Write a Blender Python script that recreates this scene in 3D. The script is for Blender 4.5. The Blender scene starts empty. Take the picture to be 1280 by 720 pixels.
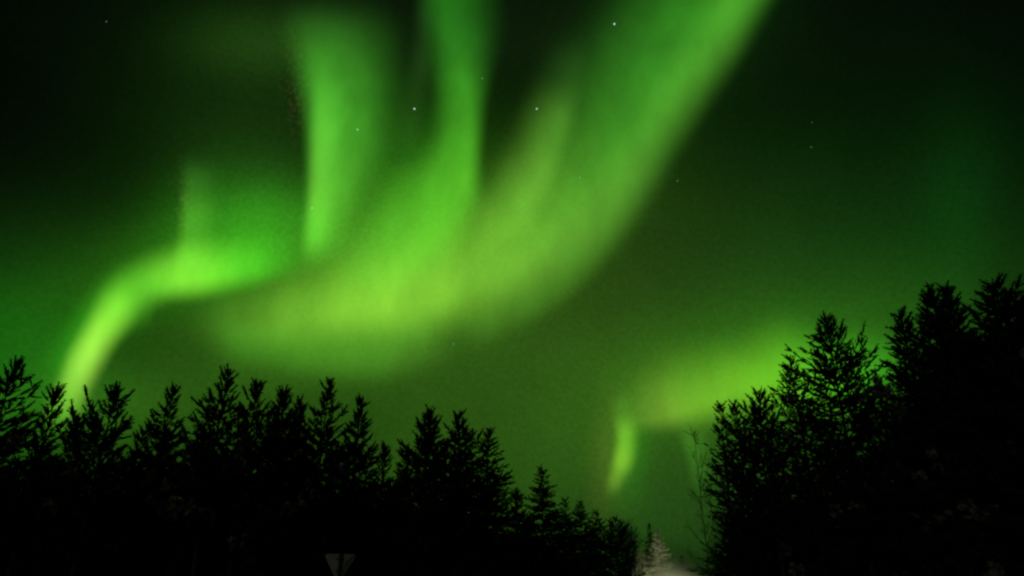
import bpy, math, random
import numpy as np
from mathutils import Vector, Matrix
R_ = math.radians
sc = bpy.context.scene
COL = sc.collection

# ------------------------------------------------------------------ camera
CAM_H, PITCH, FPX = 1.6, R_(23.8), 880.0          # focal length in pixels of a 1280 wide frame
cam = bpy.data.cameras.new('camera'); cam.sensor_width = 36; cam.lens = FPX/1280*36
cam.clip_start = .1; cam.clip_end = 60000
camo = bpy.data.objects.new('camera', cam); COL.objects.link(camo)
camo.location = (0, 0, CAM_H); camo.rotation_euler = (math.pi/2+PITCH, 0, 0)
sc.camera = camo
EYE = Vector((0, 0, CAM_H))

def aim(px, py):
    """unit direction seen at a point of the 1280x720 photograph"""
    x, y = (px-640)/FPX, (360-py)/FPX
    c, s = math.cos(PITCH), math.sin(PITCH)
    return Vector((x, c-y*s, s+y*c)).normalized()
def lin(c):
    f = lambda v: (v/255/12.92) if v/255 <= .04045 else ((v/255+.055)/1.055)**2.4
    return tuple(f(v) for v in c)

# ------------------------------------------------------------------ night sky (world)
FILL_EL, FILL_AZ = R_(24), R_(205)                # weak added fill from behind the camera
w = bpy.data.worlds.new('World'); sc.world = w; w.use_nodes = True
nt = w.node_tree; N, L = nt.nodes, nt.links
N.clear()
out = N.new('ShaderNodeOutputWorld'); bg = N.new('ShaderNodeBackground'); bg.inputs['Strength'].default_value = 1.0
tc = N.new('ShaderNodeTexCoord'); DIR = tc.outputs['Generated']
night = N.new('ShaderNodeTexSky'); night.sky_type = 'NISHITA'; night.sun_disc = False
night.sun_elevation = FILL_EL; night.sun_rotation = FILL_AZ
nb = N.new('ShaderNodeBackground'); nb.inputs['Strength'].default_value = .00006
L.new(night.outputs['Color'], nb.inputs['Color'])
addsh = N.new('ShaderNodeAddShader'); L.new(bg.outputs[0], addsh.inputs[0]); L.new(nb.outputs[0], addsh.inputs[1])
L.new(addsh.outputs[0], out.inputs['Surface'])
acc = None
def vm(op, a=None, b=None, scale=None):
    n = N.new('ShaderNodeVectorMath'); n.operation = op
    if a is not None: L.new(a, n.inputs[0])
    if b is not None:
        if isinstance(b, tuple): n.inputs[1].default_value = b
        else: L.new(b, n.inputs[1])
    if scale is not None: L.new(scale, n.inputs['Scale'])
    return n
def glow(px, py, s1, s2, ang, rgb, gain=1.0, add=True):
    """a soft patch of airglow round one direction of the sky"""
    global acc
    c = aim(px, py); a = R_(ang); ca, sa = math.cos(a), math.sin(a)
    d1 = (aim(px+ca, py+sa)-aim(px-ca, py-sa))/2; d2 = (aim(px-sa, py+ca)-aim(px+sa, py-ca))/2
    e1 = (d1-c*d1.dot(c)).normalized(); e2 = c.cross(e1).normalized()
    m = Matrix((e1, e2, c)).transposed()
    mp = N.new('ShaderNodeMapping'); mp.vector_type = 'TEXTURE'
    mp.inputs['Location'].default_value = c; mp.inputs['Rotation'].default_value = m.to_euler('XYZ')
    mp.inputs['Scale'].default_value = (s1*d1.length*1.414, s2*d2.length*1.414, .35)
    L.new(DIR, mp.inputs['Vector'])
    d = vm('DOT_PRODUCT', mp.outputs[0]); L.new(mp.outputs[0], d.inputs[1])
    p = N.new('ShaderNodeMath'); p.operation = 'POWER'; p.inputs[0].default_value = math.exp(-1)
    L.new(d.outputs['Value'], p.inputs[1])
    k = vm('SCALE', scale=p.outputs[0]); r_, g_, b_ = lin(rgb); k.inputs[0].default_value = (r_*gain*1.12, g_*gain, b_*gain*.8)
    if not add: return k.outputs[0]
    if acc is None:
        a_ = vm('ADD', k.outputs[0], (.0005, .0016, .0004))
    else:
        a_ = vm('ADD', acc, k.outputs[0])
    acc = a_.outputs[0]
#     px   py    s1   s2  ang  colour
glow( 640, 560, 400, 140,   0, (33, 72, 15))
glow( 740, 400, 170, 120,   0, (27, 46, 10))
glow(1030, 350, 190, 120,   0, ( 6, 42, 10))
glow( 660,  40, 260,  60,   0, ( 8, 22,  7))
glow( 440, 312,  60,  36, -35, (50, 96, 22))
glow(1195, 275,  38,  80,   0, ( 2, 34,  5))
glow( 840, 640, 100,  70,   0, ( 2, 16, 10))
glow(  15, 455,  80,  70,   0, ( 6, 80,  8))
glow(  80, 325, 120,  60,   0, ( 6, 26,  5))
glow( 100, 510, 110,  40,   0, (30, 74, 14))
glow( 330, 190, 100, 100,   0, (16, 44,  9))
glow( 310, 240,  60,  36,   0, (14, 50,  8))
glow( 320, 285,  60,  34,   0, (34, 120, 18))
glow( 330,  55,  60,  30,   0, (22, 52, 12))
glow( 500, 250,  70,  48, -55, (36, 106, 18))
glow( 560, 325, 130,  40, -22, (44, 90, 18))
glow( 660, 260,  80,  45, -45, (44, 92, 18))
glow( 800, 100, 130,  50, -55, (14, 56, 11))
glow( 440, 420, 130,  45,  -8, (38, 84, 18))
glow( 250, 330, 110,  40, -15, (34, 100, 14))
glow( 960, 455, 140,  50, -12, (34, 92, 14))
glow( 786, 560,  16,  40,   6, (12, 78, 10))
glow( 760, 560,  14,  50,   6, (44, 46, 14))
fr = [glow(371, 108, 10, 36, 4, (44, 27, 24), 1, False), glow(229, 258, 9, 26, 3, (40, 26, 20), 1, False)]
# faint uneven mottling of the airglow
nz = N.new('ShaderNodeTexNoise'); nz.inputs['Scale'].default_value = 9; nz.inputs['Detail'].default_value = 4
L.new(DIR, nz.inputs['Vector'])
mr = N.new('ShaderNodeMapRange'); mr.inputs['To Min'].default_value = .9; mr.inputs['To Max'].default_value = 1.1
mr.inputs['From Min'].default_value = .25; mr.inputs['From Max'].default_value = .75
L.new(nz.outputs['Fac'], mr.inputs['Value'])
nz2 = N.new('ShaderNodeTexNoise'); nz2.inputs['Scale'].default_value = 190; nz2.inputs['Detail'].default_value = 2
L.new(DIR, nz2.inputs['Vector'])
mr2 = N.new('ShaderNodeMapRange'); mr2.inputs['From Min'].default_value = .25; mr2.inputs['From Max'].default_value = .75; mr2.inputs['To Min'].default_value = .88; mr2.inputs['To Max'].default_value = 1.12
L.new(nz2.outputs['Fac'], mr2.inputs['Value'])
acc = vm('SCALE', acc, scale=mr2.outputs[0]).outputs[0]
mr3 = N.new('ShaderNodeMapRange'); mr3.inputs['From Min'].default_value = .48; mr3.inputs['From Max'].default_value = .68   # grainy reddish fringes
L.new(nz2.outputs['Fac'], mr3.inputs['Value'])
acc = vm('ADD', acc, vm('SCALE', vm('ADD', fr[0], fr[1]).outputs[0], scale=mr3.outputs[0]).outputs[0]).outputs[0]
fin = vm('SCALE', acc, scale=mr.outputs[0]); L.new(fin.outputs[0], bg.inputs['Color'])

sun = bpy.data.lights.new('fill_sun', 'SUN'); sun.energy = .05; sun.angle = R_(.5); sun.color = (1, .93, .82)  # weak sun added as fill, standing in for unseen lamps near the camera
so = bpy.data.objects.new('fill_sun', sun); COL.objects.link(so)
md = Vector((math.sin(FILL_AZ)*math.cos(FILL_EL), math.cos(FILL_AZ)*math.cos(FILL_EL), math.sin(FILL_EL)))
so.rotation_euler = md.to_track_quat('Z', 'Y').to_euler(); so.location = md*60

sc.view_settings.view_transform = 'Standard'; sc.view_settings.look = 'None'
sc.view_settings.exposure = 0; sc.view_settings.gamma = 1; sc.view_settings.use_curve_mapping = False
sc.render.engine = 'CYCLES'
sc.cycles.filter_width = 2.3
sc.cycles.transparent_max_bounces = 40; sc.cycles.max_bounces = 5; sc.cycles.volume_bounces = 0

# ------------------------------------------------------------------ helpers
def mesh_obj(name, V, F, mat=None, parent=None, smooth=False):
    """V (n,3) array; F list of (m,k) index arrays, linked as one object"""
    me = bpy.data.meshes.new(name)
    V = np.asarray(V, np.float32)
    F = [np.asarray(f, np.int32) for f in (F if isinstance(F, list) else [F]) if len(f)]
    li = np.concatenate([f.ravel() for f in F]); sz = np.concatenate([np.full(len(f), f.shape[1], np.int32) for f in F])
    me.vertices.add(len(V)); me.vertices.foreach_set('co', V.ravel())
    me.loops.add(len(li)); me.loops.foreach_set('vertex_index', li)
    me.polygons.add(len(sz)); me.polygons.foreach_set('loop_start', np.concatenate([[0], np.cumsum(sz)[:-1]]).astype(np.int32))
    me.polygons.foreach_set('loop_total', sz)
    if smooth: me.polygons.foreach_set('use_smooth', np.ones(len(sz), bool))
    me.update(calc_edges=True); me.validate()
    o = bpy.data.objects.new(name, me); COL.objects.link(o)
    if mat: me.materials.append(mat)
    if parent: o.parent = parent
    return o
def tag(o, label=None, cat=None, group=None, kind=None):
    if label: o['label'] = label
    if cat: o['category'] = cat
    if group: o['group'] = group
    if kind: o['kind'] = kind
    return o
def empty(name, loc, rz=0):
    o = bpy.data.objects.new(name, None); COL.objects.link(o); o.location = loc; o.rotation_euler = (0, 0, rz)
    o.empty_display_size = .3
    return o
def pmat(name, col, rough=.8, var=.35, scale=3.0, metal=0.0, bump=0.0):
    m = bpy.data.materials.new(name); m.use_nodes = True
    n, l = m.node_tree.nodes, m.node_tree.links; b = n['Principled BSDF']
    b.inputs['Roughness'].default_value = rough; b.inputs['Metallic'].default_value = metal
    t = n.new('ShaderNodeTexCoord'); z = n.new('ShaderNodeTexNoise'); z.inputs['Scale'].default_value = scale; z.inputs['Detail'].default_value = 5
    l.new(t.outputs['Object'], z.inputs['Vector'])
    r = n.new('ShaderNodeValToRGB'); r.color_ramp.elements[0].position = .3; r.color_ramp.elements[1].position = .7
    r.color_ramp.elements[0].color = (*[c*(1-var) for c in col], 1); r.color_ramp.elements[1].color = (*[min(1, c*(1+var)) for c in col], 1)
    l.new(z.outputs['Fac'], r.inputs[0]); l.new(r.outputs[0], b.inputs['Base Color'])
    if bump:
        bp = n.new('ShaderNodeBump'); bp.inputs['Strength'].default_value = bump; l.new(z.outputs['Fac'], bp.inputs['Height']); l.new(bp.outputs[0], b.inputs['Normal'])
    return m
class MB:
    """collects boxes, tubes and lathes; build() links them as ONE mesh object"""
    def __init__(s): s.v = []; s.t = []; s.q = []; s.n = 0
    def add(s, v, quads=(), tris=()):
        s.v.append(np.asarray(v, float)); 
        if len(quads): s.q.append(np.asarray(quads, int)+s.n)
        if len(tris): s.t.append(np.asarray(tris, int)+s.n)
        s.n += len(v)
    def box(s, lo, hi):
        x0, y0, z0 = lo; x1, y1, z1 = hi
        s.add([(x0,y0,z0),(x1,y0,z0),(x1,y1,z0),(x0,y1,z0),(x0,y0,z1),(x1,y0,z1),(x1,y1,z1),(x0,y1,z1)],
              [(0,3,2,1),(4,5,6,7),(0,1,5,4),(1,2,6,5),(2,3,7,6),(3,0,4,7)])
    def tube(s, pts, rad, k=8):
        pts = np.asarray(pts, float); n = len(pts); rad = np.broadcast_to(rad, n)
        tg = np.gradient(pts, axis=0); tg /= np.linalg.norm(tg, axis=1)[:, None]+1e-9
        ref = np.array([0, 0, 1.]) if abs(tg[0][2]) < .8 else np.array([1., 0, 0])
        a = np.cross(tg, ref); a /= np.linalg.norm(a, axis=1)[:, None]+1e-9; b = np.cross(tg, a)
        th = np.arange(k)*2*math.pi/k
        ring = pts[:, None]+rad[:, None, None]*(np.cos(th)[None, :, None]*a[:, None]+np.sin(th)[None, :, None]*b[:, None])
        q = [(i*k+j, i*k+(j+1) % k, (i+1)*k+(j+1) % k, (i+1)*k+j) for i in range(n-1) for j in range(k)]
        v = np.concatenate([ring.reshape(-1, 3), pts[:1], pts[-1:]])
        t = [(n*k, (j+1) % k, j) for j in range(k)]+[(n*k+1, (n-1)*k+j, (n-1)*k+(j+1) % k) for j in range(k)]
        s.add(v, q, t)
    def prism(s, poly, y0, y1):
        """outline in x,z pushed from y0 to y1"""
        n = len(poly); v = [(x, y0, z) for x, z in poly]+[(x, y1, z) for x, z in poly]
        cx = sum(p[0] for p in poly)/n; cz = sum(p[1] for p in poly)/n; v += [(cx, y0, cz), (cx, y1, cz)]
        s.add(v, [(i, (i+1) % n, n+(i+1) % n, n+i) for i in range(n)],
              [(2*n, (i+1) % n, i) for i in range(n)]+[(2*n+1, n+i, n+(i+1) % n) for i in range(n)])
    def build(s, name, mat, parent=None, smooth=False):
        return mesh_obj(name, np.concatenate(s.v), [np.concatenate(a) for a in (s.q, s.t) if a], mat, parent, smooth)

# ------------------------------------------------------------------ ground and road (below the frame)
M_snow = pmat('snow_ground', (.55, .56, .58), .75, .12, .4, bump=.3)
M_road = pmat('packed_road', (.16, .16, .165), .8, .4, .25, bump=.2)
def ground_z(x, y): return 0.0
gs = 1500.0
tag(mesh_obj('ground', [(-gs, -gs, 0), (gs, -gs, 0), (gs, gs, 0), (-gs, gs, 0)], [np.array([(0, 1, 2, 3)])], M_snow), kind='structure')
AZ_ROAD = math.atan2(*(aim(830, 700).xy))
def road_pt(s, off):
    """a point s metres along the road (bends right beyond 110 m), off metres right of its middle"""
    bend = max(0, s-95)**2*.006
    u = Vector((math.sin(AZ_ROAD), math.cos(AZ_ROAD))); r = Vector((u.y, -u.x))
    return u*s+r*(off-3.0+bend)
ss = np.linspace(-40, 260, 76)
rv = []; 
for s_ in ss:
    for o_ in (-3.5, 3.5):
        p = road_pt(s_, o_); rv.append((p.x, p.y, .004))
tag(mesh_obj('road', rv, [np.array([(2*i, 2*i+1, 2*i+3, 2*i+2) for i in range(len(ss)-1)])], M_road), kind='structure')

# ------------------------------------------------------------------ aurora curtains, far up in the sky
def curtain_mat(stops, p, q, streak, seed):
    m = bpy.data.materials.new('aurora_light'); m.use_nodes = True
    n, l = m.node_tree.nodes, m.node_tree.links; n.clear()
    uv = n.new('ShaderNodeUVMap'); uv.uv_map = 'curtain'
    sp = n.new('ShaderNodeSeparateXYZ'); l.new(uv.outputs[0], sp.inputs[0])
    def mt(op, a, b=None):
        k = n.new('ShaderNodeMath'); k.operation = op
        for i, x in enumerate((a, b)):
            if x is None: continue
            if isinstance(x, (int, float)): k.inputs[i].default_value = x
            else: l.new(x, k.inputs[i])
        return k.outputs[0]
    v = mt('ABSOLUTE', mt('SUBTRACT', mt('MULTIPLY', sp.outputs['Y'], 2.0), 1.0))
    prof = mt('POWER', mt('MAXIMUM', mt('SUBTRACT', 1.0, mt('POWER', v, p)), 0.0), q)
    rp = n.new('ShaderNodeValToRGB'); cr = rp.color_ramp; cr.interpolation = 'B_SPLINE' if len(stops) > 6 else 'EASE'
    while len(cr.elements) < len(stops): cr.elements.new(.5)
    for e, (t, c) in zip(cr.elements, stops): e.position = t; e.color = (*c, 1)
    l.new(sp.outputs['X'], rp.inputs[0])
    nz = n.new('ShaderNodeTexNoise'); nz.noise_dimensions = '3D'; nz.inputs['Scale'].default_value = 1; nz.inputs['Detail'].default_value = 3
    mp = n.new('ShaderNodeMapping'); mp.inputs['Scale'].default_value = (.0042, .0042, .0008); mp.inputs['Location'].default_value = (seed*3.7, seed*1.3, seed)
    tc = n.new('ShaderNodeTexCoord'); l.new(tc.outputs['Object'], mp.inputs['Vector']); l.new(mp.outputs[0], nz.inputs['Vector'])   # upright rays and patches
    def fade(a, b):
        k = n.new('ShaderNodeMapRange'); k.interpolation_type = 'SMOOTHSTEP'; k.inputs['From Min'].default_value = a; k.inputs['From Max'].default_value = b
        l.new(sp.outputs['X'], k.inputs['Value']); return k.outputs[0]
    e_ = 1.1/(len(stops)-1); prof = mt('MULTIPLY', prof, mt('MULTIPLY', fade(0, e_), fade(1, 1-e_)))
    st = mt('ADD', 1-streak, mt('MULTIPLY', nz.outputs['Fac'], streak*2))
    em = n.new('ShaderNodeEmission'); l.new(rp.outputs[0], em.inputs['Color']); l.new(mt('MULTIPLY', prof, st), em.inputs['Strength'])
    tr = n.new('ShaderNodeBsdfTransparent'); ad = n.new('ShaderNodeAddShader'); l.new(em.outputs[0], ad.inputs[0]); l.new(tr.outputs[0], ad.inputs[1])
    o = n.new('ShaderNodeOutputMaterial'); l.new(ad.outputs[0], o.inputs['Surface'])
    m.cycles.emission_sampling = 'NONE'
    return m
NCUR = [0]
def curtain(label, pts, p=2.0, q=2.0, streak=.4, gain=1.0):
    """pts: (px, py, width on the minus side, width on the plus side, colour); going down, plus is to the right"""
    NCUR[0] += 1; dist = 6000+60*NCUR[0]
    P = np.array([q_[:4] for q_ in pts], float); P[:, 2:] *= 1.3; q *= 1.75   # long soft edges
    ext = np.concatenate([[2*P[0]-P[1]], P, [2*P[-1]-P[-2]]])
    cen = []; tt = []
    n = len(P)
    for i in range(n-1):
        for t in np.linspace(0, 1, 14, endpoint=(i == n-2)):
            a, b, c, d = ext[i:i+4]
            cen.append(.5*((2*b)+(-a+c)*t+(2*a-5*b+4*c-d)*t*t+(-a+3*b-3*c+d)*t**3)); tt.append((i+t)/(n-1))
    cen = np.array(cen); tg = np.gradient(cen[:, :2], axis=0); tg /= np.linalg.norm(tg, axis=1)[:, None]
    for _ in range(6): tg[1:-1] = (tg[:-2]+tg[1:-1]*2+tg[2:])/4
    tg /= np.linalg.norm(tg, axis=1)[:, None]
    nn = np.stack([tg[:, 1], -tg[:, 0]], 1)
    K = 21; V = []; UV = []
    for c, m_, t in zip(cen, nn, tt):
        for v in np.linspace(-1, 1, K):
            o_ = c[:2]+m_*(v*max(2, c[3]) if v > 0 else v*max(2, c[2]))
            V.append(EYE+aim(*o_)*dist); UV.append((t, (v+1)/2))
    F = np.array([(i*K+j, i*K+j+1, (i+1)*K+j+1, (i+1)*K+j) for i in range(len(cen)-1) for j in range(K-1)])
    stops = [(i/(n-1), tuple(x*gain*k for x, k in zip(lin(q_[4]), (1.3, 1.0, .95)))) for i, q_ in enumerate(pts)]
    o = mesh_obj('aurora_curtain', V, [F], curtain_mat(stops, p, q, streak, NCUR[0]))
    uvl = o.data.uv_layers.new(name='curtain'); li = np.empty(len(o.data.loops), np.int32); o.data.loops.foreach_get('vertex_index', li)
    uvl.data.foreach_set('uv', np.array(UV, np.float32)[li].ravel())
    tag(o, label, 'aurora', 'curtains of the aurora')
    return o
K0 = (0, 0, 0)
curtain('broad bright green aurora band sweeping from the top right down to the middle left', [
    (1080, -290, 120, 60, (30, 96, 18)), (925, -30, 130, 60, (34, 112, 22)), (868, 50, 130, 60, (38, 118, 24)), (818, 120, 124, 62, (42, 118, 26)),
    (772, 192, 112, 66, (42, 112, 26)), (722, 256, 100, 68, (52, 116, 30)), (665, 308, 94, 68, (66, 126, 35)), (596, 347, 90, 66, (82, 146, 38)),
    (520, 372, 84, 58, (98, 166, 43)), (440, 386, 78, 52, (96, 164, 42)), (370, 396, 70, 46, (78, 138, 34)), (290, 402, 60, 42, (42, 92, 20)), (200, 410, 44, 40, K0)], 2, 2.3, gain=1.06)
curtain('bright pale ridge along the right-hand edge of the wide band, entering at the top right', [
    (1085, -260, 40, 34, (40, 100, 24)), (945, -30, 46, 36, (46, 104, 26)), (900, 50, 46, 38, (50, 108, 28)), (852, 120, 44, 40, (48, 100, 26)), (803, 192, 42, 40, (44, 92, 24)),
    (752, 258, 40, 40, (46, 88, 24)), (694, 314, 38, 38, (40, 74, 20)), (620, 356, 34, 34, (30, 56, 14)), (540, 380, 30, 30, K0)], 2, 1.8)
curtain('S-shaped green aurora streak with a sharp right edge above the middle', [
    (548, -240, 30, 66, (18, 84, 14)), (556, -20, 36, 72, (24, 100, 18)), (568, 60, 40, 60, (32, 114, 24)), (582, 130, 46, 30, (50, 142, 30)), (584, 190, 60, 22, (60, 156, 32)),
    (570, 248, 88, 36, (68, 164, 33)), (528, 303, 92, 50, (60, 146, 30)), (465, 336, 68, 46, (48, 116, 24)), (385, 356, 40, 40, K0)], 2, 2.0)
curtain('wide pale green aurora curtain with a sharp straight left edge, upper left of the middle', [
    (398, -30, 50, 70, K0), (401, 22, 54, 90, (10, 32, 8)), (405, 80, 42, 94, (42, 122, 28)), (405, 150, 28, 90, (52, 144, 34)), (404, 205, 24, 72, (58, 146, 36)),
    (399, 255, 20, 52, (64, 150, 36)), (393, 300, 18, 40, (46, 124, 26)), (388, 350, 16, 34, K0)], 2, 1.5, gain=1.35)
curtain('narrow bright left rim of the straight-edged curtain running down to the curl', [
    (399, 60, 12, 22, K0), (399, 120, 12, 26, (34, 84, 20)), (397, 190, 12, 28, (52, 104, 28)), (394, 250, 12, 26, (52, 100, 28)), (389, 300, 14, 24, (36, 84, 20)), (383, 360, 14, 20, K0)], 2, 1.3, .25)
curtain('short dim aurora curtain standing on the left curl, left of the straight-edged curtain', [
    (240, 175, 20, 36, K0), (239, 228, 16, 38, (28, 76, 18)), (238, 275, 16, 36, (50, 116, 28)), (235, 318, 20, 36, (48, 110, 26)), (228, 365, 24, 40, K0)], 2, 1.6)
curtain('bright green aurora curl bending over toward the left forest', [
    (400, 318, 26, 24, K0), (345, 328, 42, 26, (28, 122, 16)), (290, 340, 48, 28, (64, 186, 32)), (240, 347, 50, 30, (116, 220, 54)), (195, 354, 42, 30, (86, 188, 44)),
    (158, 370, 40, 46, (46, 138, 22)), (125, 408, 42, 36, (32, 126, 15)), (95, 460, 46, 24, (26, 120, 12)), (66, 530, 34, 26, K0)], 2, 1.7, .45)
curtain('brightest yellow green aurora leg slanting down behind the left pines', [
    (176, 332, 24, 26, K0), (149, 379, 28, 30, (92, 172, 42)), (125, 415, 24, 27, (138, 214, 66)), (107, 447, 24, 27, (144, 212, 76)), (94, 478, 24, 25, (122, 184, 64)), (79, 515, 26, 25, (72, 150, 34)), (64, 555, 26, 24, K0)], 2, 1.5)
curtain('faint hazy aurora ray left of the wide band, with dark sky on its left', [
    (724, 10, 34, 24, K0), (712, 90, 44, 24, (18, 50, 12)), (694, 160, 50, 26, (54, 108, 30)), (668, 225, 54, 30, (62, 112, 34)), (620, 272, 44, 40, (50, 90, 24)), (555, 300, 36, 36, K0)], 2, 1.7)
curtain('small flame-shaped aurora glow standing alone above the gap in the trees', [
    (772, 470, 14, 16, K0), (777, 512, 16, 20, (36, 70, 16)), (780, 545, 13, 20, (82, 146, 32)), (777, 574, 14, 19, (96, 158, 36)), (769, 600, 13, 15, (70, 114, 28)), (757, 634, 8, 9, K0)], 2, 1.7, .1)
curtain('low yellow green aurora band running behind the right conifers', [
    (758, 530, 20, 40, K0), (816, 521, 24, 76, (80, 112, 34)), (865, 509, 34, 84, (86, 146, 34)), (925, 487, 46, 70, (88, 156, 26)), (990, 478, 62, 84, (78, 170, 26)), (1050, 468, 66, 62, (52, 156, 22)), (1110, 456, 60, 50, (26, 104, 14)), (1180, 446, 40, 40, K0)], 1.7, 1.7)
curtain('dim soft aurora lobe hanging below the wide band, above the left forest', [
    (230, 425, 30, 24, K0), (310, 428, 34, 30, (36, 92, 18)), (390, 438, 36, 34, (44, 104, 22)), (460, 438, 42, 40, (44, 100, 22)), (520, 420, 46, 40, (44, 92, 22)), (600, 395, 40, 40, K0)], 2, 1.5)
curtain('faint outer edge of the wide aurora band, bending parallel below it', [
    (850, 150, 30, 26, K0), (800, 235, 34, 28, (30, 66, 16)), (745, 308, 34, 28, (40, 88, 20)), (685, 364, 32, 28, (40, 88, 20)), (615, 402, 32, 30, (34, 74, 16)), (540, 425, 30, 30, K0)], 2, 1.6)
curtain('thin dim aurora streak in the dark gap left of the S-shaped streak', [
    (534, -60, 14, 14, K0), (531, 20, 18, 16, (10, 34, 8)), (525, 90, 20, 16, (16, 44, 10)), (514, 160, 24, 18, (14, 40, 9)), (496, 230, 24, 20, K0)], 2, 1.6)
curtain('thin faint vertical aurora ray beside the bare birch sapling', [
    (850, 520, 10, 14, K0), (862, 550, 12, 22, (36, 84, 20)), (872, 590, 12, 24, (26, 70, 14)), (880, 640, 10, 20, K0)], 2, 1.4)

# ------------------------------------------------------------------ stars
M_star = bpy.data.materials.new('starlight'); M_star.use_nodes = True
n_ = M_star.node_tree.nodes; n_.clear()
e_ = n_.new('ShaderNodeEmission'); e_.inputs['Color'].default_value = (.85, 1, .85, 1); e_.inputs['Strength'].default_value = .9
oi = n_.new('ShaderNodeObjectInfo'); se = n_.new('ShaderNodeMath'); se.operation = 'MULTIPLY'; se.inputs[1].default_value = 1.0
sx = n_.new('ShaderNodeSeparateColor'); M_star.node_tree.links.new(oi.outputs['Color'], sx.inputs[0]); M_star.node_tree.links.new(sx.outputs[0], se.inputs[0])
M_star.node_tree.links.new(se.outputs[0], e_.inputs['Strength'])
o_ = n_.new('ShaderNodeOutputMaterial'); M_star.node_tree.links.new(e_.outputs[0], o_.inputs['Surface']); M_star.cycles.emission_sampling = 'NONE'
sm = MB()
th = [(math.pi*i/6) for i in range(7)]
sm.tube([(0, 0, -math.cos(a)) for a in th], [max(.02, math.sin(a)) for a in th], 10)
star0 = sm.build('star', M_star)
STARS = [(768, 30, 1.0, 'bright white star near the top between the hazy ray and the wide band'), (518, 136, 1.0, 'bright white star in the dark gap left of the S-shaped streak'),
    (671, 136, .9, 'white star in the dark wedge left of the hazy ray'), (447, 162, .75, 'white star in front of the wide straight-edged curtain'),
    (390, 260, .7, 'pale star on the sharp left edge of the straight-edged curtain'), (603, 98, .4, 'dim star on the right edge of the S-shaped streak'),
    (847, 226, .4, 'small star in dark sky just right of the wide band'), (1014, 184, .3, 'lower of two faint stars in the dark upper right sky'),
    (1015, 153, .2, 'upper of two faint stars in the dark upper right sky'), (567, 430, .5, 'small star below the wide band above the middle forest'),
    (725, 222, .5, 'pale star inside the wide band beside the hazy ray'), (910, 413, .3, 'faint star above the low right aurora band'),
    (133, 27, .3, 'lone faint star in the black upper left sky')]
for i, (px, py, b, lab) in enumerate(STARS):
    s_ = star0 if i == 0 else star0.copy()
    if i: COL.objects.link(s_)
    s_.location = EYE+aim(px, py)*9000; r = 9000/704*(.55+.45*b); s_.scale = (r, r, r)
    s_.color = (.04+.5*b*b, 1, 1, 1)
    tag(s_, lab, 'star', 'stars between the aurora curtains')

# ------------------------------------------------------------------ trees
M_bark = pmat('bark', (.06, .045, .035), .9, .4, 6, bump=.4)
M_birchbark = pmat('birch_bark', (.16, .15, .14), .8, .5, 5)
M_needle = pmat('pine_needles', (.024, .036, .018), .7, .5, 1.2)
M_frost = pmat('frosted_needles', (.30, .30, .24), .8, .75, .5)
M_twig = pmat('bare_twigs', (.07, .06, .05), .85, .4, 3)
M_frosttwig = pmat('frosted_twigs', (.22, .21, .18), .85, .4, 3)
M_clump = pmat('snow_on_branches', (.3, .29, .25), .8, .25, 2)

def brush_proto(rng, n, nl, nw, core):
    """one shoot along +Z, unit length, set round with needle blades"""
    s = np.sort(rng.uniform(.05, .97, n)); a = np.arange(n)*2.399+rng.uniform(0, .8, n)
    rad = np.stack([np.cos(a), np.sin(a), 0*a], 1); tan = np.stack([-np.sin(a), np.cos(a), 0*a], 1)
    ln = nl*(.55+.6*np.sin(np.pi*np.clip(s*.9+.08, 0, 1)))*rng.uniform(.8, 1.2, n)
    fw = rng.uniform(.35, .8, n)
    base = np.stack([0*s, 0*s, s], 1)
    tip = base+rad*(ln*np.cos(fw))[:, None]+np.array([0, 0, 1.])*(ln*np.sin(fw))[:, None]
    v = np.stack([base-tan*nw/2, base+tan*nw/2, tip], 1).reshape(-1, 3)
    c = [(-core, 0, .35), (0, 0, 0), (core, 0, .35), (0, 0, 1.02), (0, -core, .35), (0, core, .35)]
    k = len(v)
    f = np.concatenate([np.arange(k).reshape(-1, 3), np.array([(k, k+1, k+3), (k+1, k+2, k+3), (k+4, k+1, k+3), (k+1, k+5, k+3)])])
    return np.concatenate([v, c]), f
def frames(D, rng):
    """rotation matrices whose third column is D"""
    D = D/(np.linalg.norm(D, axis=1)[:, None]+1e-9)
    r = rng.normal(size=D.shape); a = np.cross(D, r); a /= np.linalg.norm(a, axis=1)[:, None]+1e-9
    return np.stack([a, np.cross(D, a), D], 2)
def place_brushes(protos, P, D, S, W, rng):
    V = []; F = []; n = 0
    pick = rng.integers(0, len(protos), len(P)); Rm = frames(D, rng)
    for k, (pv, pf) in enumerate(protos):
        ix = np.where(pick == k)[0]
        if not len(ix): continue
        sc_ = np.stack([S[ix]*W[ix], S[ix]*W[ix], S[ix]], 1)
        v = np.einsum('bij,bnj->bni', Rm[ix], pv[None]*sc_[:, None])+P[ix][:, None]
        f = pf[None]+(np.arange(len(ix))*len(pv))[:, None, None]+n
        V.append(v.reshape(-1, 3)); F.append(f.reshape(-1, 3)); n += len(ix)*len(pv)
    return np.concatenate(V), np.concatenate(F)
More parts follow.
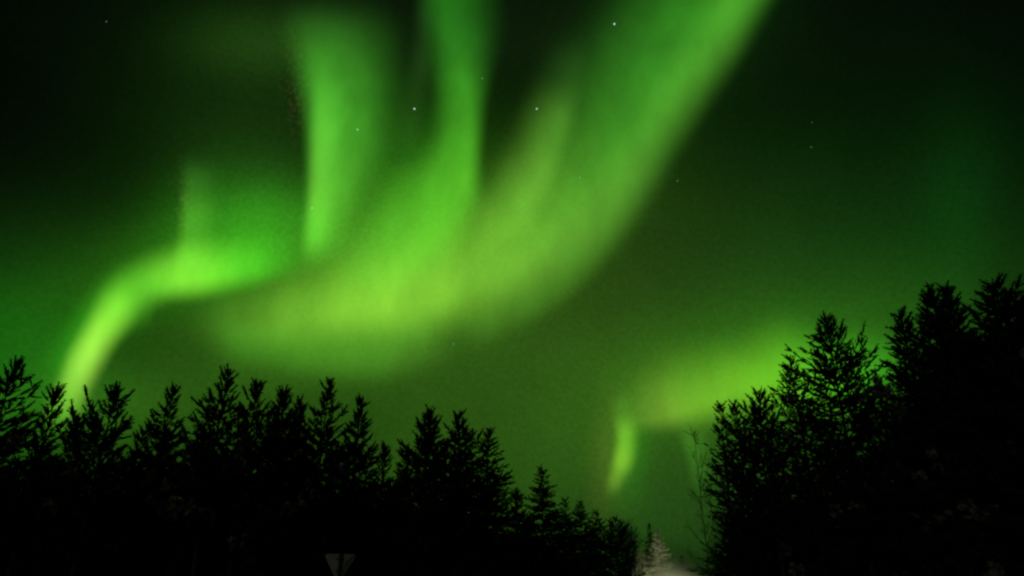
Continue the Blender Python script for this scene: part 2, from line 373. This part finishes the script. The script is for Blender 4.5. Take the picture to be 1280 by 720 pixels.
STY = {  # a0/a1 branch angle at crown base and top, curve of the branch, profile power, whorl gap, shoot length, shoot width
 'pine':   dict(up=3.0, a0=8, a1=58, curve=.22, pw=.62, gap=.50, sh=(.48, .78), wd=1.2, nb=(4, 6), lat=.36, top=.9, droop=.0, crown=.22),
 'candel': dict(up=3.5, a0=15, a1=58, curve=.26, pw=.5, gap=.52, sh=(.58, .90), wd=1.1, nb=(3, 5), lat=.55, top=1.1, droop=.0, crown=.25),
 'spruce': dict(up=2.5, a0=-6, a1=42, curve=.10, pw=.85, gap=.36, sh=(.40, .66), wd=1.0, nb=(5, 7), lat=.30, top=.8, droop=.15, crown=.06),
 'fullspruce': dict(up=3.0, a0=10, a1=48, curve=.12, pw=.72, gap=.38, sh=(.50, .82), wd=1.1, nb=(5, 7), lat=.36, top=.85, droop=.10, crown=.06),
 'bigspruce': dict(up=3.0, a0=16, a1=50, curve=.12, pw=.72, gap=.50, sh=(.46, .78), wd=1.0, nb=(4, 6), lat=.42, top=.9, droop=.10, crown=.06)}
def conifer_geo(rng, H, R, style, dens=1.0, blades=30):
    st = STY[style]
    protos = [brush_proto(rng, blades, .26, .085, .085) for _ in range(4)]
    P = []; D = []; S = []; W = []; limbs = MB(); tips = []
    sway = rng.normal(0, .12, 2)
    tk = lambda z: np.array([sway[0]*math.sin(z/H*3.1), sway[1]*math.sin(z/H*4.0), z])
    zb = H*st['crown']; z = zb; side = rng.uniform(.75, 1.15, 8)
    while z < H-.25:
        t = (z-zb)/(H-zb); nb = rng.integers(*st['nb'], endpoint=True); a_off = rng.uniform(0, 6.28)
        for b in range(nb):
            az = a_off+b*6.283/nb+rng.uniform(-.4, .4)
            dep = H-z
            hw = (min(.27*R*dep**.92, 1.3*R)-.34)*min(1, t*3+.55)*rng.uniform(.62, 1.12)*side[int(az/6.283*8) % 8]
            el = R_(st['a0']+(st['a1']-st['a0'])*math.exp(-dep/st['up'])+rng.normal(0, 8))
            Lb = max(hw/max(.45, math.cos(el)), st['top']*rng.uniform(.28, .5)*min(1, dep/.8))
            Lb = min(Lb, .68*dep/(max(.05, math.sin(el))+st['curve']*.8))
            h = np.array([math.cos(az), math.sin(az), 0]); zz = z+rng.uniform(-.15, .15)
            s = np.linspace(0, 1, 6)
            cu = st['curve']*Lb*s**2.2-st['droop']*Lb*np.sin(np.pi*s)*.5*(1-t)
            pts = tk(zz)[None]+h[None]*(Lb*s*math.cos(el))[:, None]+np.array([0, 0, 1.])[None]*(Lb*s*math.sin(el)+cu)[:, None]
            limbs.tube(pts[::1 if Lb > 1 else 5], np.linspace(.012+.016*Lb, .006, 6 if Lb > 1 else 2), 4)
            tg = np.gradient(pts, axis=0); tg /= np.linalg.norm(tg, axis=1)[:, None]
            sl = rng.uniform(*st['sh']); P.append(pts[-1]-tg[-1]*sl*.35); D.append(tg[-1]+rng.normal(0, .12, 3)); S.append(sl*1.05); W.append(st['wd']); tips.append(pts[-1])
            m = int(Lb/st['lat']*1.25*dens+.5)
            for k in range(m):
                f = .12+.86*(k+rng.uniform(.1, .9))/m
                i = min(4, int(f*5)); u = f*5-i; p = pts[i]*(1-u)+pts[i+1]*u; g = tg[i]
                for sd in (-1, 1):
                    lt = np.cross(g, [0, 0, 1.])*sd
                    d = g*rng.uniform(.5, 1)+lt*rng.uniform(.3, 1)+np.array([0, 0, 1])*rng.uniform(-.25, .5)+rng.normal(0, .25, 3)
                    s2 = rng.uniform(*st['sh'])*rng.uniform(.6, 1.12)*(1.05-.35*f)*min(1, .45+Lb*.5)
                    P.append(p); D.append(d); S.append(s2); W.append(st['wd']*rng.uniform(.75, 1.15))
                    if Lb > 1.5 and f < .75:        # side shoots carry shoots of their own
                        d2 = d/np.linalg.norm(d); P.append(p+d2*s2*.75); D.append(d2+rng.normal(0, .3, 3)+np.array([0, 0, .2])); S.append(s2*.9); W.append(st['wd'])
        z += st['gap']*rng.uniform(.75, 1.25)*(1 if t < .8 else .85)
    top = tk(H)
    P.append(tk(H-st['top'])); D.append(np.array([.03, .02, 1])); S.append(st['top']); W.append(st['wd']*.62)
    V, F = place_brushes(protos, np.array(P), np.array(D), np.array(S), np.array(W), rng)
    zs = np.linspace(0, H-.3, 14)
    trunk = MB(); trunk.tube([tk(z_) for z_ in zs], np.linspace(.011*H+.02, .012, 14)*np.where(zs < .3, 1.25, 1), 8)
    return dict(V=V, F=F, limbs=limbs, trunk=trunk, tips=np.array(tips))
def tip_place(px, py, d):
    a = aim(px, py); hz = a.xy.length
    return Vector((a.x/hz*d, a.y/hz*d, 0)), CAM_H+d*a.z/hz
def conifer(name, px, py, d, R, style, label, group, seed, snow=0, frost=False, dens=1.0, blades=30):
    loc, H = tip_place(px, py, d)
    rng = np.random.default_rng(seed)
    g = conifer_geo(rng, H, R, style, dens, blades)
    root = empty(name, loc)
    tag(root, label, 'tree', group)
    g['trunk'].build('trunk', M_bark, root, True); g['limbs'].build('branches', M_bark, root)
    mesh_obj('crown', g['V'], [g['F']], M_frost if frost else M_needle, root)
    if snow:
        tp = g['tips']; face = -np.array([loc.x, loc.y])/loc.length
        ok = tp[((tp[:, :2]@face) > .1*R) & (tp[:, 2] < H*.72) & (tp[:, 2] > 1.5)]
        if len(ok):
            sp = ok[rng.choice(len(ok), min(snow, len(ok)), replace=False)]+np.array([*(face*.12), .05])
            k = 7; P = np.repeat(sp, k, 0)+rng.normal(0, .13, (len(sp)*k, 3)); D = rng.normal(0, .7, (len(sp)*k, 3))+np.array([*(face*.5), .15])
            v, f = place_brushes([brush_proto(rng, 20, .3, .13, .14)], P, D, rng.uniform(.3, .55, len(P)), np.full(len(P), 1.4), rng)
            mesh_obj('frosted_needles', v, [f], M_clump, root)
    return root
GL, GM, GR = 'pines of the left forest edge', 'conifers along the road left of the gap', 'tall conifers on the right'
#   kind       px   py   d   R   style  snow label
TREES = [
 ('pine_tree',   20, 450, 44, 2.1, 'candel', 3, 'dark pine with open candelabra top at the left end of the forest', GL),
 ('pine_tree',   72, 486, 47, 1.3, 'candel', 0, 'slim dark pine in front of the bright aurora leg', GL),
 ('pine_tree',   97, 520, 50, 1.7, 'pine', 2, 'low rounded dark pine just right of the bright aurora leg', GL),
 ('pine_tree',  146, 481, 43, 2.3, 'candel', 3, 'dark pine with broad ragged flat-topped head, right of the low rounded pine', GL),
 ('pine_tree',  180, 537, 46, 1.6, 'pine', 3, 'short dark pine between the ragged flat head and the pointed pine', GL),
 ('pine_tree',  219, 486, 44, 1.9, 'pine', 8, 'dark pine with a dense pointed tip and snow patches low down', GL),
 ('pine_tree',  252, 530, 48, 1.5, 'pine', 8, 'small dark pine tucked left of the tall feathery one', GL),
 ('pine_tree',  286, 464, 43, 1.9, 'candel', 7, 'tallest feathery dark pine of the left forest with upswept shoots', GL),
 ('pine_tree',  323, 477, 44, 2.0, 'candel', 4, 'dark pine with a narrow upright leader, first right of the tallest feathery pine', GL),
 ('pine_tree',  355, 486, 42, 2.3, 'pine', 3, 'dark pine with a wide blunt twin-lobed top', GL),
 ('pine_tree',  376, 500, 46, 1.7, 'pine', 0, 'dark pine sloping off the right shoulder of the blunt twin-lobed top', GL),
 ('pine_tree',  413, 477, 43, 1.9, 'pine', 3, 'dark pine with an airy oval top standing above the road sign', GL),
 ('pine_tree',  452, 498, 45, 1.8, 'pine', 0, 'dark pine with tidy cone top, right of the airy oval one', GL),
 ('pine_tree',  482, 556, 54, 1.4, 'pine', 0, 'small see-through dark pine low in the notch of the treeline', GL),
 ('pine_tree',  508, 560, 56, 1.4, 'candel', 0, 'spindly dark pine at the right of the notch in the treeline', GM),
 ('pine_tree',  538, 512, 46, 2.3, 'pine', 0, 'dark pine with a bunched crown of upright tips, left of a twin-tipped pine', GM),
 ('pine_tree',  574, 512, 47, 2.0, 'pine', 0, 'dark twin-tipped pine beside the pointed spruce', GM),
 ('spruce_tree', 612, 535, 49, 2.3, 'spruce', 0, 'dark spruce with one needle-sharp spire', GM),
 ('pine_tree',  646, 612, 60, 1.6, 'pine', 0, 'low dark pine in the dip right of the sharp spruce spire', GM),
 ('spruce_tree', 677, 584, 62, 2.4, 'spruce', 0, 'middle-sized dark spruce with side lobe, left of two shorter trees', GM),
 ('spruce_tree', 706, 622, 76, 2.2, 'spruce', 0, 'short dark spruce leaning on the middle-sized spruce', GM),
 ('spruce_tree', 724, 624, 84, 2.5, 'spruce', 0, 'dark spruce with double tip, left of the spruce beside the round pine', GM),
 ('spruce_tree', 745, 636, 98, 2.8, 'spruce', 0, 'dark spruce between the double-tipped spruce and the round pine', GM),
 ('pine_tree',  769, 646, 116, 3.6, 'pine', 0, 'round-topped dark pine where the treeline dips to the road end', GM),
 ('spruce_tree', 811, 654, 168, 1.5, 'spruce', 0, 'small dark spire at the end of the road, behind the lit tree', GM),
 ('spruce_tree', 852, 694, 210, 3.0, 'spruce', 0, 'far dark spruce hardly rising above the mist at the road end', GM),
 ('pine_tree',  899, 503, 60, 1.4, 'bigspruce', 3, 'leftmost of the dark right-hand conifers, with a lone tufted shoot', GR),
 ('spruce_tree', 917, 504, 57, 2.1, 'bigspruce', 5, 'dense dark conifer with broad shaggy side, left of the round-headed pine', GR),
 ('pine_tree',  947, 488, 54, 2.4, 'candel', 5, 'dark pine with a round spiky head against the low bright band', GR),
 ('spruce_tree', 987, 447, 48, 2.2, 'bigspruce', 4, 'dark conifer with long slanting sprays, hugging the tall cone', GR),
 ('spruce_tree', 1031, 394, 45, 3.0, 'bigspruce', 7, 'tall broad dark cone standing free against the bright glow', GR),
 ('spruce_tree', 1080, 512, 46, 1.9, 'bigspruce', 4, 'dark conifer forming the right shoulder of the tall cone', GR),
 ('spruce_tree', 1124, 392, 37, 1.8, 'fullspruce', 6, 'dark conifer at the left flank of the tallest right-hand clump', GR),
 ('spruce_tree', 1160, 363, 35, 2.2, 'fullspruce', 8, 'dark conifer with a thick blunt tip above the left flank tree', GR),
 ('spruce_tree', 1181, 359, 38, 1.8, 'fullspruce', 3, 'dark conifer with a fine separate spike between two thick tops', GR),
 ('spruce_tree', 1240, 346, 33, 2.8, 'fullspruce', 8, 'highest dark conifer of the whole picture with a heavy round head', GR),
 ('spruce_tree', 1276, 378, 36, 2.5, 'fullspruce', 4, 'dark conifer cut by the right edge of the picture', GR),
]
for i, (nm, px, py, d, R, sty, snow, lab, grp) in enumerate(TREES):
    conifer(nm, px, py, d, R, sty, lab, grp, 100+i*7, snow, dens=1.3 if px < 740 else 1.05, blades=30 if d < 70 else 16)
conifer('spruce_tree', 821, 661, 160, 2.4, 'spruce', 'frosted spruce lit warm white at the end of the road', GM, 901, 0, True)
conifer('spruce_tree', 800, 690, 150, 2.8, 'spruce', 'low frosted spruce in dim light, left of the lit spruce', GM, 902, 0, True)

# bare birches ---------------------------------------------------------------
def birch(px, py, d, R, label, group, seed, nlimb, mat, barkm, up=.9, trunk_r=.07):
    loc, H = tip_place(px, py, d); rng = np.random.default_rng(seed)
    root = empty('birch_tree', loc); tag(root, label, 'tree', group)
    t = MB(); bow = rng.normal(0, .3, 2)
    tk = lambda z: np.array([bow[0]*(z/H)**2*.6-.6*bow[0]*(z/H)**3, bow[1]*(z/H)**2*.6, z])
    zs = np.linspace(0, H, 16); t.tube([tk(z) for z in zs], np.linspace(trunk_r, .012, 16), 7); t.build('trunk', barkm, root, True)
    b = MB()
    for i in range(nlimb):
        z = H*rng.uniform(.22, .97); az = rng.uniform(0, 6.28); f = 1-(z/H)
        Lb = R*(.35+1.1*f)*rng.uniform(.6, 1.2); h = np.array([math.cos(az), math.sin(az), 0])
        s = np.linspace(0, 1, 6); up_ = up*rng.uniform(.7, 1.3)
        pts = tk(z)+h*(Lb*s*.75)[:, None]+np.array([0, 0, 1])*(Lb*up_*s**1.3*.9)[:, None]+np.cumsum(rng.normal(0, .03*Lb, (6, 3)), 0)*s[:, None]
        b.tube(pts, np.linspace(.022, .008, 6), 4)
        for k in range(int(5+Lb*4)):
            j = rng.integers(1, 6); p = pts[j]; dd = (pts[j]-pts[j-1]); dd = dd/np.linalg.norm(dd)+rng.normal(0, .5, 3)+np.array([0, 0, .25]); dd /= np.linalg.norm(dd)
            l2 = rng.uniform(.35, .9)*min(1, R); e = p+dd*l2
            b.tube([p, (p+e)/2+rng.normal(0, .05, 3), e], [.011, .008, .005], 3)
            for _ in range(2):
                d3 = dd+rng.normal(0, .6, 3); d3 /= np.linalg.norm(d3); q = p+dd*l2*rng.uniform(.4, 1); b.tube([q, q+d3*l2*.5], [.007, .004], 3)
    b.build('branches', mat, root)
birch(782, 655, 122, 3.2, 'grey bare birch in front of the mist, right of the round pine', GM, 31, 150, M_twig, M_birchbark)
birch(790, 668, 135, 3.2, 'bare frosted birch fading into the lit mist', GM, 33, 110, M_frosttwig, M_birchbark)
birch(868, 538, 52, 1.1, 'thin bare birch sapling left of the right-hand conifers', GR, 35, 24, M_twig, M_birchbark, trunk_r=.035)
birch(884, 585, 56, .9, 'short bare birch sapling close to the dark shaggy conifers', GR, 36, 22, M_twig, M_birchbark, trunk_r=.03)

# the wood behind, one dark mass
V = []; F = []; n = 0; rng = np.random.default_rng(5)
wood = []
for _ in range(5): wood.append(conifer_geo(np.random.default_rng(700+_), 10.0, 3.0, 'pine' if _ < 2 else 'spruce', .7, 10))
spots = [(px, d) for px in range(-60, 700, 26) for d in (58, 66)]+[(px, d) for px in range(920, 1420, 26) for d in (56, 64)]
for px, d in spots:
    px += rng.uniform(-10, 10); d += rng.uniform(-3, 3)
    lim = (8 if d < 61 else 0)+np.interp(px, [-60, 480, 520, 640, 700, 900, 960, 1060, 1110, 1420], [572, 582, 615, 655, 690, 645, 600, 580, 490, 440])
    loc, H = tip_place(px, lim+rng.uniform(-12, 25), d); g = wood[rng.integers(5)]
    a = rng.uniform(0, 6.28); c, s = math.cos(a), math.sin(a)
    v = g['V']@np.array([[c, s, 0], [-s, c, 0], [0, 0, 1]])*np.array([1.1, 1.1, H/10])+np.array(loc)
    V.append(v); F.append(g['F']+n); n += len(v)
tag(mesh_obj('forest', np.concatenate(V), [np.concatenate(F)], M_needle), 'dark forest mass filling in behind the front trees', 'forest', kind='stuff')

# ------------------------------------------------------------------ road sign seen from behind
M_alu = pmat('bare_aluminium', (.5, .5, .44), .55, .15, 9, metal=.0)
M_rim = pmat('folded_rim', (.8, .8, .78), .5, .1, 9)
M_post = pmat('galvanised_post', (.07, .07, .06), .6, .25, 12)
M_red = pmat('red_border', (.45, .02, .02), .5, .1, 9); M_yel = pmat('yellow_face', (.75, .5, .03), .5, .1, 9)
loc, ztop = tip_place(425.5, 693, 21)
sg = empty('road_sign', loc, -math.atan2(loc.x, loc.y)+R_(4))
tag(sg, 'grey back of a downward-pointing triangular road sign on a post', 'road sign')
def tri(half, top, r, n=6):
    A = [(-half, top), (0, top-half*1.732), (half, top)]; pts = []
    cx, cz = 0, top-half*.577
    for i, (x, z) in enumerate(A):
        dx, dz = cx-x, cz-z; l_ = math.hypot(dx, dz); c0 = (x+dx/l_*2*r, z+dz/l_*2*r); base = math.atan2(-dz, -dx)
        sgn = 1
        for k in range(n+1):
            a = base+(-1+2*k/n)*R_(60); pts.append((c0[0]+r*math.cos(a), c0[1]+r*math.sin(a)))
    return pts
a = MB(); a.prism(tri(.425, ztop, .05), .0, .004); pl = a.build('sign_plate', M_alu, sg)
a = MB(); o_ = tri(.425, ztop, .05); pts = [(x, -.008, z) for x, z in o_]; a.tube(pts+[pts[0]], .009, 6); a.build('rim', M_rim, pl)
a = MB(); a.prism(tri(.42, ztop-.004, .05), .0065, .008); a.build('border', M_red, pl)
a = MB(); a.prism(tri(.28, ztop-.08, .03), .0105, .012); a.build('face', M_yel, pl)
a = MB(); a.tube([(0, -.06, 0), (0, -.06, ztop*.5), (0, -.06, ztop+.01)], .036, 12); po = a.build('post', M_post, sg, True)
a = MB(); a.tube([(0, -.06, ztop+.0105), (0, -.06, ztop+.03)], .039, 12); a.build('cap', M_post, po)
for zc in (.12, .42):
    a = MB(); a.tube([(0, -.06, ztop-zc-.02), (0, -.06, ztop-zc+.02)], .041, 12); a.box((-.09, -.021, ztop-zc-.018), (.09, -.003, ztop-zc+.018)); a.build('clamp', M_post, sg)

# ------------------------------------------------------------------ car on the road below the frame, its headlamps light the road end
CARS = 128
cp = road_pt(CARS, 1.4); aimp = tip_place(812, 690, 165)[0].xy
h_ = (aimp-cp); car = empty('parked_car', (cp.x, cp.y, .004), -math.atan2(h_.x, h_.y))
tag(car, 'dark car with lit headlamps at the far end of the road', 'car')
M_paint = pmat('dark_car_paint', (.03, .035, .05), .3, .1, 2); M_glass = pmat('car_glass', (.01, .01, .012), .08, .1, 2)
M_tyre = pmat('tyre_rubber', (.02, .02, .02), .85, .2, 9); M_rimm = pmat('wheel_rim', (.4, .4, .42), .35, .1, 9, metal=.8)
M_lens = bpy.data.materials.new('headlamp_glow'); M_lens.use_nodes = True
M_lens.node_tree.nodes['Principled BSDF'].inputs['Emission Color'].default_value = (1, .93, .75, 1); M_lens.node_tree.nodes['Principled BSDF'].inputs['Emission Strength'].default_value = 12
M_tail = bpy.data.materials.new('tail_lamp_glow'); M_tail.use_nodes = True
M_tail.node_tree.nodes['Principled BSDF'].inputs['Base Color'].default_value = (.3, .01, .01, 1)
M_tail.node_tree.nodes['Principled BSDF'].inputs['Emission Color'].default_value = (1, .03, .02, 1); M_tail.node_tree.nodes['Principled BSDF'].inputs['Emission Strength'].default_value = .3
def loft(mb, secs):
    """secs: (y, half width bottom, half width top, z bottom, z top)"""
    v = []
    for y, wb, wt, z0, z1 in secs: v += [(-wb, y, z0), (-wb*1.02, y, (z0+z1)/2), (-wt, y, z1), (wt, y, z1), (wb*1.02, y, (z0+z1)/2), (wb, y, z0)]
    n = len(secs); q = [(i*6+j, i*6+(j+1) % 6, (i+1)*6+(j+1) % 6, (i+1)*6+j) for i in range(n-1) for j in range(6)]
    q += [(0, 1, 4, 5), (1, 2, 3, 4), ((n-1)*6+5, (n-1)*6+4, (n-1)*6+1, (n-1)*6), ((n-1)*6+4, (n-1)*6+3, (n-1)*6+2, (n-1)*6+1)]
    mb.add(v, q)
a = MB(); loft(a, [(-2.2, .78, .70, .35, .82), (-2.05, .88, .80, .28, .93), (-1.2, .90, .84, .25, .96), (.9, .90, .84, .25, .94), (1.7, .88, .78, .25, .84), (2.15, .82, .66, .3, .70), (2.25, .74, .6, .36, .6)]); a.build('body', M_paint, car)
a = MB(); loft(a, [(-1.95, .72, .68, .945, .96), (-1.35, .74, .60, .965, 1.40), (-.3, .75, .60, .955, 1.47), (.35, .75, .58, .955, 1.40), (1.15, .72, .68, .94, .96)]); wn = a.build('windows', M_glass, car)
a = MB(); a.box((-.56, -1.3, 1.452), (.56, .3, 1.49)); a.build('roof', M_paint, car)
for sx_ in (-1, 1):
    for yy in (-1.35, 1.4):
        a = MB(); a.tube([(sx_*.72, yy, .31), (sx_*.74, yy, .31), (sx_*.92, yy, .31), (sx_*.94, yy, .31)], [.27, .31, .31, .27], 20); wh = a.build('wheel', M_tyre, car, True)
        a = MB(); a.tube([(sx_*.9, yy, .31), (sx_*.955, yy, .31)], [.2, .17], 16); a.build('rim', M_rimm, wh)
    a = MB(); a.tube([(sx_*.58, 2.2, .58), (sx_*.58, 2.262, .58)], [.1, .085], 12); a.build('headlight', M_lens, car)
    a = MB(); a.box((sx_*.62-.12, -2.225, .66), (sx_*.62+.12, -2.18, .76)); a.build('tail_light', M_tail, car)
    lt = bpy.data.lights.new('headlamp_beam', 'SPOT'); lt.energy = 78000; lt.spot_size = R_(56); lt.spot_blend = 1; lt.color = (.96, 1, .55); lt.shadow_soft_size = .08
    lo = bpy.data.objects.new('headlamp_beam', lt); COL.objects.link(lo); lo.parent = car; lo.location = (sx_*.58, 2.35, .6); lo.rotation_euler = (R_(90+2), 0, 0)

# thin ice mist over the far road, lit by the headlamps
mm = bpy.data.materials.new('ice_mist'); mm.use_nodes = True
n_, l_ = mm.node_tree.nodes, mm.node_tree.links; n_.clear()
pv = n_.new('ShaderNodeVolumePrincipled'); pv.inputs['Color'].default_value = (.9, .9, .88, 1); pv.inputs['Anisotropy'].default_value = .1
t_ = n_.new('ShaderNodeTexCoord'); ln_ = n_.new('ShaderNodeVectorMath'); ln_.operation = 'LENGTH'; l_.new(t_.outputs['Object'], ln_.inputs[0])
r_ = n_.new('ShaderNodeMapRange'); r_.interpolation_type = 'SMOOTHSTEP'; r_.inputs['From Min'].default_value = 1; r_.inputs['From Max'].default_value = .1; r_.inputs['To Min'].default_value = 0; r_.inputs['To Max'].default_value = .07
l_.new(ln_.outputs['Value'], r_.inputs['Value']); l_.new(r_.outputs[0], pv.inputs['Density'])
o_ = n_.new('ShaderNodeOutputMaterial'); l_.new(pv.outputs[0], o_.inputs['Volume'])
a = MB(); th = [math.pi*i/12 for i in range(13)]
a.tube([(0, 0, -math.cos(x)) for x in th], [max(.02, math.sin(x)) for x in th], 24)
mi = a.build('mist', mm); mi.location = (cp.x-1, cp.y+10, 4.2); mi.scale = (13, 20, 8.5)
tag(mi, 'pale mist glowing in the headlamps at the road end', 'mist', kind='stuff')
